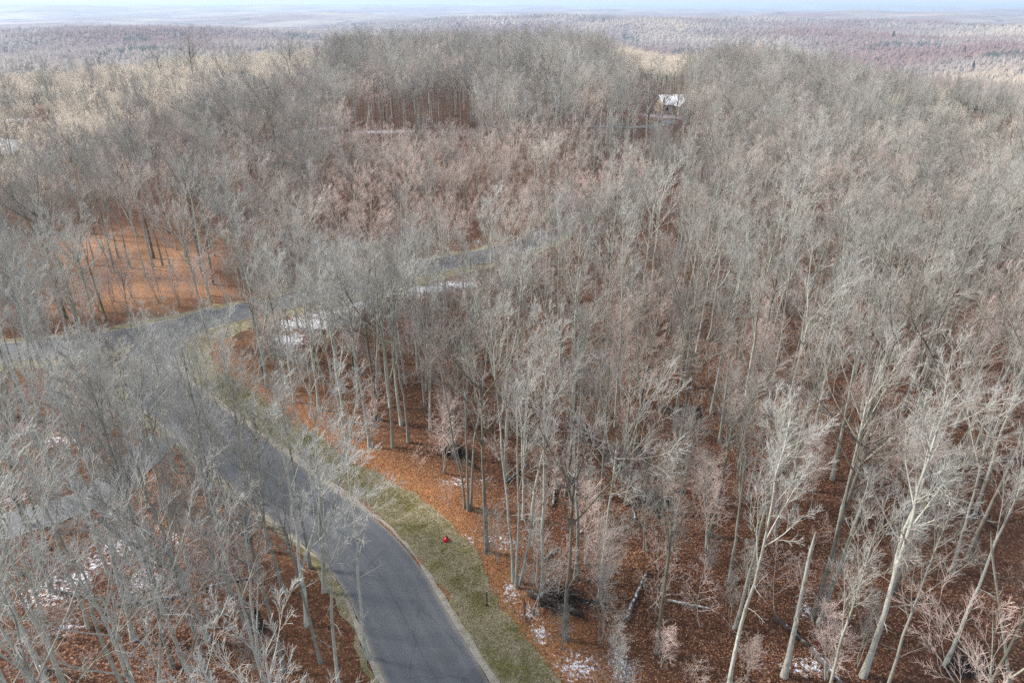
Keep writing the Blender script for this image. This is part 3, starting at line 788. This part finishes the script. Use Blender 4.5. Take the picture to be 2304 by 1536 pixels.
def stump():
    x, y = at(583, 1416); g = np.random.default_rng(2); n = 14; root = empty('tree_stump', (x, y, float(hgt(x, y)) - .03)); V, Fq = [], []
    zs = [0, .25, .8, 1.5, 1.75]; rs = [.48, .36, .32, .30, .26]
    for z, r in zip(zs, rs):
        for i in range(n):
            a = i * 2 * math.pi / n; q = r * (1 + .12 * math.sin(3 * a + z)); V.append((q * math.cos(a), q * math.sin(a), z + (g.uniform(-.25, .3) if z > 1.6 else 0)))
    for j in range(4):
        for i in range(n): Fq.append((j * n + i, j * n + (i + 1) % n, (j + 1) * n + (i + 1) % n, (j + 1) * n + i))
    o = mesh_obj('trunk', V, Fq, LOGM['dark'], root); bm_close(o); 
    tag(root, 'dark splintered tree stump on leaves left of the road', 'stump')
stump()

def brush(px, py, rx, label, seed):
    g = np.random.default_rng(seed); x, y = at(px, py); n = 60
    P = np.zeros((n, 5, 3)); c = g.normal(0, rx * .4, (n, 2)); a = g.uniform(0, 6.28, n); L = g.uniform(.6, 2.4, n)
    t = np.linspace(-.5, .5, 5)
    P[..., 0] = c[:, :1] + np.cos(a)[:, None] * L[:, None] * t + g.normal(0, .05, (n, 5)); P[..., 1] = c[:, 1:] * .6 + np.sin(a)[:, None] * L[:, None] * t + g.normal(0, .05, (n, 5))
    P[..., 2] = np.abs(g.normal(.15, .25, (n, 1)) + t * g.normal(0, .5, (n, 1)) + g.normal(0, .05, (n, 5))) + .03
    Rr = np.repeat(g.uniform(.015, .06, n)[:, None], 5, 1); C, rc = branch(P, Rr, g, 6, .1, 1, 25, 60, .5, 4, .05, .12, .6, .01)
    v, f = join([tubes(P, Rr, 5), tubes(C, rc, 3)]); o = mesh_obj('brush_pile', v, f, LOGM['dark']); o.location = (x, y, float(hgt(x, y)))
    tag(o, label, 'brush pile')
brush(1265, 1352, 2.6, 'dark tangle of fallen branches beside the verge, lower centre', 1)
brush(1020, 1020, 1.4, 'dark heap of sticks at a trunk foot right of the orange bank', 2)
brush(1540, 930, 2.0, 'dark brush tangle among trunks right of centre', 3)
brush(1480, 1130, 2.0, 'dark branches heaped on the mossy log', 4)
brush(2170, 1500, 1.6, 'dark brush at the foot of leaning trunks, bottom right', 5)

# ------------------------------------------------------------------ red bag, marker post, warning sign
def lathe(prof, n=24, wob=0, seed=0):
    g = np.random.default_rng(seed); V, Fq = [], []
    ph = g.uniform(0, 6.28, 6)
    for r, z in prof:
        for i in range(n):
            a = i * 2 * math.pi / n; q = r * (1 + wob * (math.sin(5 * a + ph[0] + z * 4) * .5 + math.sin(9 * a + ph[1] - z * 7) * .5)); V.append((q * math.cos(a), q * math.sin(a), z))
    for j in range(len(prof) - 1):
        for i in range(n): Fq.append((j * n + i, j * n + (i + 1) % n, (j + 1) * n + (i + 1) % n, (j + 1) * n + i))
    return V, Fq
MR = M('red_plastic', .35, .5); gq = MR.n('ShaderNodeNewGeometry'); fq = MR.noise(gq.outputs['Position'], 9, 3); MR.color(MR.mix(fq, (.42, .006, .018), (.62, .012, .03)))
MR2 = mat_flat('dark_red_plastic', (.16, .008, .015), .5); MBK = mat_flat('black_post', (.02, .02, .02), .5); MY = mat_flat('sign_yellow', (.75, .50, .03), .5, .05); MST = mat_flat('galvanised_steel', (.4, .41, .42), .5)
x, y = at(1003, 1216)
rb_ = empty('red_bag', (x, y, float(hgt(x, y))), .4)
v, f = lathe([(.02, .03), (.24, .02), (.33, .12), (.34, .26), (.27, .42), (.17, .55), (.09, .62)], 28, .07, 3); o = mesh_obj('sack', v, f, MR.m, rb_); bm_close(o)
v, f = lathe([(.09, .61), (.055, .66), (.10, .74), (.13, .80), (.07, .79)], 20, .2, 5); mesh_obj('tied_neck', v, f, MR2, rb_)
rb_.rotation_euler = (.35, .1, .4)
rb_.scale = (.72, .72, .72)
tag(rb_, 'small bright red sack lying where grass verge meets orange leaves', 'bag')
x, y = at(1096, 1362); pr = empty('marker_post', (x, y, float(hgt(x, y))))
def box(name, mat, parent, sx, sy, z0, z1, bev=.01, off=(0, 0), rot=0):
    import bmesh
    bm = bmesh.new(); bmesh.ops.create_cube(bm, size=1)
    for vv in bm.verts: vv.co = (vv.co.x * sx + off[0], vv.co.y * sy + off[1], z0 + (vv.co.z + .5) * (z1 - z0))
    if bev: bmesh.ops.bevel(bm, geom=bm.edges[:], offset=bev, segments=2, affect='EDGES')
    me = bpy.data.meshes.new(name); bm.to_mesh(me); bm.free(); me.materials.append(mat); o = bpy.data.objects.new(name, me); COL.objects.link(o); o.parent = parent
    if rot: o.rotation_euler = (0, rot, 0)
    return o
box('post', MBK, pr, .07, .07, 0, 1.45); box('cap', MST, pr, .09, .09, 1.452, 1.50); box('base_plate', MBK, pr, .22, .22, 0, .05)
tag(pr, 'thin black roadside post standing in the green grass verge', 'post')
x, y = at(192, 768); sg = empty('warning_sign', (x, y, float(hgt(x, y))), R(52))
box('post', MST, sg, .06, .05, 0, 2.0)
import bmesh
def diamond(name, mat, s, th, yo, parent):
    bm = bmesh.new(); bmesh.ops.create_cube(bm, size=1)
    for vv in bm.verts:
        a, c = vv.co.x * s, vv.co.z * s; vv.co = ((a - c) * .7071, vv.co.y * th + yo, (a + c) * .7071 + 1.75)
    bmesh.ops.bevel(bm, geom=bm.edges[:], offset=.006, segments=2, affect='EDGES')
    me = bpy.data.meshes.new(name); bm.to_mesh(me); bm.free(); me.materials.append(mat); o = bpy.data.objects.new(name, me); COL.objects.link(o); o.parent = parent
diamond('sign_border', MBK, .76, .012, -.034, sg); diamond('sign_panel', MY, .71, .014, -.044, sg)
tag(sg, 'yellow diamond road sign seen edge-on beyond the junction at left', 'road sign')

# ------------------------------------------------------------------ house in the clearing, shed at the far left
MSN = M('roof_snow', .6, .3); gg_ = MSN.n('ShaderNodeNewGeometry'); f_ = MSN.noise(gg_.outputs['Position'], .9, 5, .7); MSN.color(MSN.mix(MSN.mr(f_, .55, .72, 0, .55), (.80, .82, .88), (.42, .40, .42)))
MWL = mat_flat('tan_siding', (.52, .40, .30), .8, .12); MGL = mat_flat('window_glass', (.05, .06, .07), .15); MTR = mat_flat('white_trim', (.72, .70, .66)); MBR = mat_flat('chimney_brick', (.32, .15, .11))
def prism_roof(name, L, W, z, h, mat, parent, axis, over=.5, off=(0, 0), th=.18):
    """gable roof as two thick slabs; ridge along axis"""
    V, Fq = [], []
    hl, hw = L / 2 + over, W / 2 + over; zl = z - over * h / (W / 2)
    for sgn in (-1, 1):
        b = len(V)
        for (u, v_, zz) in ((-hl, sgn * hw, zl), (hl, sgn * hw, zl), (hl, 0, z + h), (-hl, 0, z + h)):
            for dz in (0, th):
                p = (u, v_, zz + dz) if axis == 'x' else (v_, u, zz + dz); V.append((p[0] + off[0], p[1] + off[1], p[2]))
        q = lambda *i: tuple(b + k for k in i)
        Fq += [q(1, 3, 5, 7), q(0, 6, 4, 2), q(0, 2, 3, 1), q(2, 4, 5, 3), q(4, 6, 7, 5), q(6, 0, 1, 7)]
    return mesh_obj(name, V, Fq, mat, parent, smooth=False)
def house(name, px, d, L, W, rz, label, wing=True, cat='house'):
    rr_ = ray(px, 240 if wing else 275); az_ = math.atan2(rr_[0], rr_[1]); x, y = d * math.sin(az_), d * math.cos(az_); z0 = float(hgt(x, y))
    h = empty(name, (x, y, z0), R(rz))
    V = []; Fq = []
    def gable(L, W, hw, hr, axis, off):
        b = len(V)
        for s1 in (-1, 1):
            for (v_, zz) in ((-W / 2, -.3), (W / 2, -.3), (W / 2, hw), (0, hw + hr), (-W / 2, hw)):
                p = (s1 * L / 2, v_, zz) if axis == 'x' else (v_, s1 * L / 2, zz); V.append((p[0] + off[0], p[1] + off[1], p[2]))
        Fq.extend([(b + i, b + (i + 1) % 5, b + 5 + (i + 1) % 5, b + 5 + i) for i in range(5)])
        Fq.extend([(b, b + 4, b + 2, b + 1), (b + 5, b + 6, b + 7, b + 9)]); Fq.extend([(b + 4, b + 3, b + 3, b + 2)] if 0 else [])
        return b
    import bmesh
    bm = bmesh.new()
    def gb(L, W, hw, hr, axis, off):
        rings = []
        for s1 in (-1, 1):
            r_ = []
            for (v_, zz) in ((-W / 2, -.3), (W / 2, -.3), (W / 2, hw), (0, hw + hr), (-W / 2, hw)):
                p = (s1 * L / 2, v_, zz) if axis == 'x' else (v_, s1 * L / 2, zz); r_.append(bm.verts.new((p[0] + off[0], p[1] + off[1], p[2])))
            rings.append(r_)
        bm.faces.new(rings[0]); bm.faces.new(rings[1][::-1])
        for i in range(5): bm.faces.new((rings[0][i], rings[0][(i + 1) % 5], rings[1][(i + 1) % 5], rings[1][i]))
    gb(L, W, 3.4, 2.6, 'x', (0, 0))
    if wing: gb(5.0, 5.6, 3.2, 2.5, 'y', (1.6, -W / 2 - 1.2))
    me = bpy.data.meshes.new('wall'); bmesh.ops.recalc_face_normals(bm, faces=bm.faces[:]); bm.to_mesh(me); bm.free(); me.materials.append(MWL); o = bpy.data.objects.new('wall', me); COL.objects.link(o); o.parent = h
    rf = prism_roof('roof', L, W, 3.42, 2.6, MSN.m, h, 'x')
    if wing:
        prism_roof('roof', 6.4, 5.6, 3.24, 2.5, MSN.m, h, 'y', off=(1.6, -W / 2 - .9))
        c = box('chimney', MBR, rf, .8, .8, 4.6, 7.2, .02, (-2.6, .6)); box('door', MTR, h, 1.0, .08, 0, 2.1, .01, (-2.6, -W / 2 - .045))
        for wx, wy, w2, z1 in ((1.6, -W / 2 - 3.74, 1.6, 1.0), (1.6, -W / 2 - 3.74, .9, 3.5), (-4.2, -W / 2 - .04, 1.2, 1.1)):
            fr = box('window', MTR, h, w2 + .2, .07, z1 - .1, z1 + (1.3 if z1 < 3 else .9), .01, (wx, wy)); box('pane', MGL, fr, w2, .03, z1, z1 + (1.2 if z1 < 3 else .8), 0, (wx, wy - .04))
    else:
        box('door', MTR, h, 2.4, .08, 0, 2.3, .01, (0, -W / 2 - .045)); fr = box('window', MTR, h, .08, 1.2, 1.1, 2.1, .01, (L / 2 + .04, 0)); box('pane', MGL, fr, .03, 1.0, 1.2, 2.0, 0, (L / 2 + .09, 0))
    tag(h, label, cat)
house('house', 1514, 272, 11, 7.5, 14, 'snow-roofed tan house in the clearing near the ridge')
house('shed', 10, 232, 9, 6, -20, 'small white-roofed shed glimpsed through trees at the far left edge', False, 'shed')
# house drive
x0, y0 = at(1470, 290)
tg = smooth_line([(x0 - 26, y0 - 3), (x0 - 8, y0), (x0 + 3, y0 + 6), (x0 + 10, y0 + 18)]); strip('house_drive', tg, (-1.8, 1.8), MA, .2)

# rusty leafed shrubs and far conifers
def shrub(px, py, label, seed):
    g = np.random.default_rng(seed); x, y = at(px, py + 8); root = empty('shrub', (x, y, float(hgt(x, y))))
    P = np.zeros((9, 6, 3)); a = g.uniform(0, 6.28, 9); t = np.linspace(0, 1, 6)
    P[..., 0] = np.cos(a)[:, None] * 1.3 * t ** 1.3; P[..., 1] = np.sin(a)[:, None] * 1.3 * t ** 1.3; P[..., 2] = 3.4 * t * g.uniform(.7, 1, (9, 1))
    ra = np.repeat((.05 * (1 - .7 * t))[None], 9, 0); v, f = tubes(P, ra, 4); mesh_obj('stems', v, f, BK['dark'], root)
    n = 1500; c = P[g.integers(0, 9, n), g.integers(2, 6, n)] + g.normal(0, .42, (n, 3)); u = norm(g.normal(0, 1, (n, 3))); w_ = norm(np.cross(u, g.normal(0, 1, (n, 3)))); s = .11
    V = np.stack([c - u * s, c + w_ * s * .6, c + u * s, c - w_ * s * .6], 1).reshape(-1, 3); mesh_obj('foliage', V, np.arange(n * 4).reshape(-1, 4), mat_flat('rust_leaves', (.30, .07, .04), .8, .3), root, smooth=False)
    tag(root, label, 'shrub')
shrub(703, 244, 'rust-red leafy shrub showing through trees left of the lane', 1); shrub(697, 288, 'dark red leafy shrub at the left end of the snowy lane', 2); shrub(1398, 266, 'rusty leafy shrub left of the house clearing', 3)
MEV = mat_flat('evergreen_needles', (.03, .075, .05), .9, .3)
def conifer(px, py, d, H, label, seed):
    g = np.random.default_rng(seed); az_ = math.atan(.897 * (px - 1152) / F); x, y = d * math.sin(az_), d * math.cos(az_); root = empty('evergreen_tree', (x, y, float(hgt(x, y))))
    P, ra = trunk_line(g, H, H * .02, lean=0, wob=0); v, f = tubes(P, ra, 7); mesh_obj('trunk', v, f, BK['dark'], root)
    n = 1600; t = g.random(n) ** .7; a = g.uniform(0, 6.28, n); r = (1 - t) * H * .30 * g.uniform(.5, 1.05, n)
    z = H * (.12 + .88 * t); c = np.stack([np.cos(a) * r, np.sin(a) * r, z - r * .15], -1); out = np.stack([np.cos(a), np.sin(a), -.25 + 0 * a], -1); sd_ = np.stack([-np.sin(a), np.cos(a), 0 * a], -1); s = H * .05
    V = np.stack([c - out * s * 1.5, c + sd_ * s * .6, c + out * s, c - sd_ * s * .6], 1).reshape(-1, 3); mesh_obj('crown', V, np.arange(n * 4).reshape(-1, 4), MEV, root, smooth=False)
    tag(root, label, 'evergreen tree', 'evergreens in the valley')
conifer(2026, 70, 2500, 30, 'dark green lone conifer in the valley at upper right', 1)
conifer(2198, 84, 2000, 24, 'green conifer in the hazy valley near the right edge, left one', 2)
conifer(2228, 96, 1700, 20, 'lower green conifer nearest the right edge in the valley', 3)

# ------------------------------------------------------------------ grass and loose leaves
def scatter():
    g = np.random.default_rng(8)
    N = normals(Lm); n = 60000; i = g.integers(0, int(len(Lm) * .75), n); o = RW + .7 + 3.3 * g.random(n) + g.normal(0, .2, n)
    p = Lm[i] + N[i] * o[:, None] + g.normal(0, .4, (n, 2))
    z = hgt(p[:, 0], p[:, 1]) + .03; a = g.uniform(0, 6.28, n); h = g.uniform(.05, .16, n); wd = .02
    V = np.stack([np.c_[p[:, 0] - np.cos(a) * wd, p[:, 1] - np.sin(a) * wd, z], np.c_[p[:, 0] + np.cos(a) * wd, p[:, 1] + np.sin(a) * wd, z], np.c_[p[:, 0] + g.normal(0, .06, n), p[:, 1] + g.normal(0, .06, n), z + h]], 1).reshape(-1, 3)
    m = M('grass_blades', .9, .1); q = m.n('ShaderNodeNewGeometry'); f = m.noise(q.outputs['Position'], .5, 5, .65); f2 = m.noise(q.outputs['Position'], 25, 2)
    m.color(m.mix(f2, m.mix(m.mr(f, .42, .6), (.54, .48, .34), (.31, .285, .11)), m.mix(m.mr(f, .42, .6), (.36, .32, .20), (.17, .17, .06))))
    tag(mesh_obj('grass', V, np.arange(n * 3).reshape(-1, 3), m.m, smooth=False), 'short patchy green and straw grass on the road verge', 'grass', kind='stuff')
    n = 130000; d = np.sqrt(g.uniform(24 ** 2, 85 ** 2, n)); az_ = np.radians(g.uniform(-40, 40, n)); x, y = d * np.sin(az_), d * np.cos(az_)
    rd = np.minimum(linedist(x, y, Lm), linedist(x, y, Lu)); keep = (rd > 4.6) & ((rd > 7.1) | (g.random(n) < .16)); keep &= (linedist(x, y, Ld) > 2.5) | (g.random(n) < .14)
    x, y = x[keep], y[keep]; n = len(x); c = np.c_[x, y, hgt(x, y) + .05 + g.random(n) * .04]
    nz = norm(np.c_[g.normal(0, .5, n), g.normal(0, .5, n), np.ones(n)]); u = norm(np.cross(nz, g.normal(0, 1, (n, 3)))); w_ = np.cross(nz, u); s = g.uniform(.04, .068, n)[:, None]
    V = np.stack([c - u * s, c + w_ * s * .7, c + u * s, c - w_ * s * .7], 1).reshape(-1, 3)
    m = M('loose_leaves', .85, .2); q = m.n('ShaderNodeNewGeometry')
    wn = m.n('ShaderNodeValToRGB'); e = wn.color_ramp.elements; e[0].color = (.09, .035, .018, 1); e[1].color = (.46, .26, .13, 1); k_ = e.new(.45); k_.color = (.21, .085, .035, 1)
    m.l(q.outputs['Random Per Island'], wn.inputs[0]); m.color(wn.outputs[0])
    tag(mesh_obj('fallen_leaves', V, np.arange(n * 4).reshape(-1, 4), m.m, smooth=False), 'rust-brown fallen beech and oak leaves covering the forest floor', 'leaf litter', kind='stuff')
scatter()

# ------------------------------------------------------------------ distant woodland as tufts
def distant():
    g = np.random.default_rng(3); n = 60000
    az = np.radians(g.uniform(-44, 44, n)); d = 430 * (4200 / 430) ** g.random(n)
    # more near the front, thinning with distance
    x, y = d * np.sin(az), d * np.cos(az); z = hgt(x, y)
    K = 12; h = g.uniform(9, 15, n) * (1 + d / 6000); wdt = h * .38
    a = g.uniform(0, 6.283, (n, K)); rr = np.sqrt(g.random((n, K)))
    top = np.stack([x[:, None] + wdt[:, None] * rr * np.cos(a), y[:, None] + wdt[:, None] * rr * np.sin(a), z[:, None] + h[:, None] * (1 - .4 * rr ** 2) * g.uniform(.85, 1.1, (n, K))], -1)
    bw = (.22 + d * .00035)[:, None] * g.uniform(.6, 1.4, (n, K))
    base = np.stack([x[:, None] + wdt[:, None] * rr * .35 * np.cos(a), y[:, None] + wdt[:, None] * rr * .35 * np.sin(a), np.broadcast_to((z + h * .25)[:, None], a.shape)], -1)
    t = g.uniform(0, 6.283, (n, K)); off = np.stack([np.cos(t) * bw, np.sin(t) * bw, 0 * bw], -1)
    off2 = np.stack([np.cos(t + 2.1) * bw, np.sin(t + 2.1) * bw, 0 * bw], -1)
    V = np.stack([base - off, base + off, base + off2, top], 2).reshape(-1, 3)
    i = np.arange(n * K)[:, None] * 4
    Ft = np.concatenate([i + [0, 1, 3], i + [1, 2, 3], i + [2, 0, 3]])
    m = M('distant_twigs', .95, .05); gg = m.n('ShaderNodeNewGeometry'); p = gg.outputs['Position']
    f = m.noise(p, .012, 6, .7); f4 = m.noise(p, .0013, 4, .6); f5 = m.noise(p, .006, 4, .6)
    c = m.ramp(f, [(.3, (.27, .225, .215)), (.5, (.34, .29, .27)), (.7, (.42, .365, .335))])
    c = m.mix(m.mr(f4, .47, .58, 0, .6), c, (.23, .11, .095)); c = m.mix(m.mr(f5, .59, .62, 0, .8), c, (.04, .07, .05)); c = m.mix(m.mr(f4, .47, .36, 0, .55), c, (.60, .51, .39))
    m.color(c)
    o = mesh_obj('distant_forest', V, Ft, m.m, smooth=False)
    tag(o, 'hazy lilac woodland filling the valley beyond the ridge', 'forest', kind='stuff')
distant()

# ------------------------------------------------------------------ haze
def haze():
    b = 27000; z0, z1 = -190, 62
    V = [(x, y, z) for z in (z0, z1) for x, y in ((-b, -b), (b, -b), (b, b), (-b, b))]
    Fq = [(0, 3, 2, 1), (4, 5, 6, 7), (0, 1, 5, 4), (1, 2, 6, 5), (2, 3, 7, 6), (3, 0, 4, 7)]
    m = bpy.data.materials.new('haze'); m.use_nodes = True; t = m.node_tree; t.nodes.remove(t.nodes['Principled BSDF'])
    v = t.nodes.new('ShaderNodeVolumePrincipled'); v.inputs['Color'].default_value = (.58, .76, 1, 1); v.inputs['Density'].default_value = 1.3e-4
    v.inputs['Anisotropy'].default_value = .2
    t.links.new(v.outputs[0], t.nodes['Material Output'].inputs['Volume'])
    o = mesh_obj('haze', V, Fq, m, smooth=False); tag(o, 'thin blue haze over the valley', 'haze', kind='stuff')
haze()
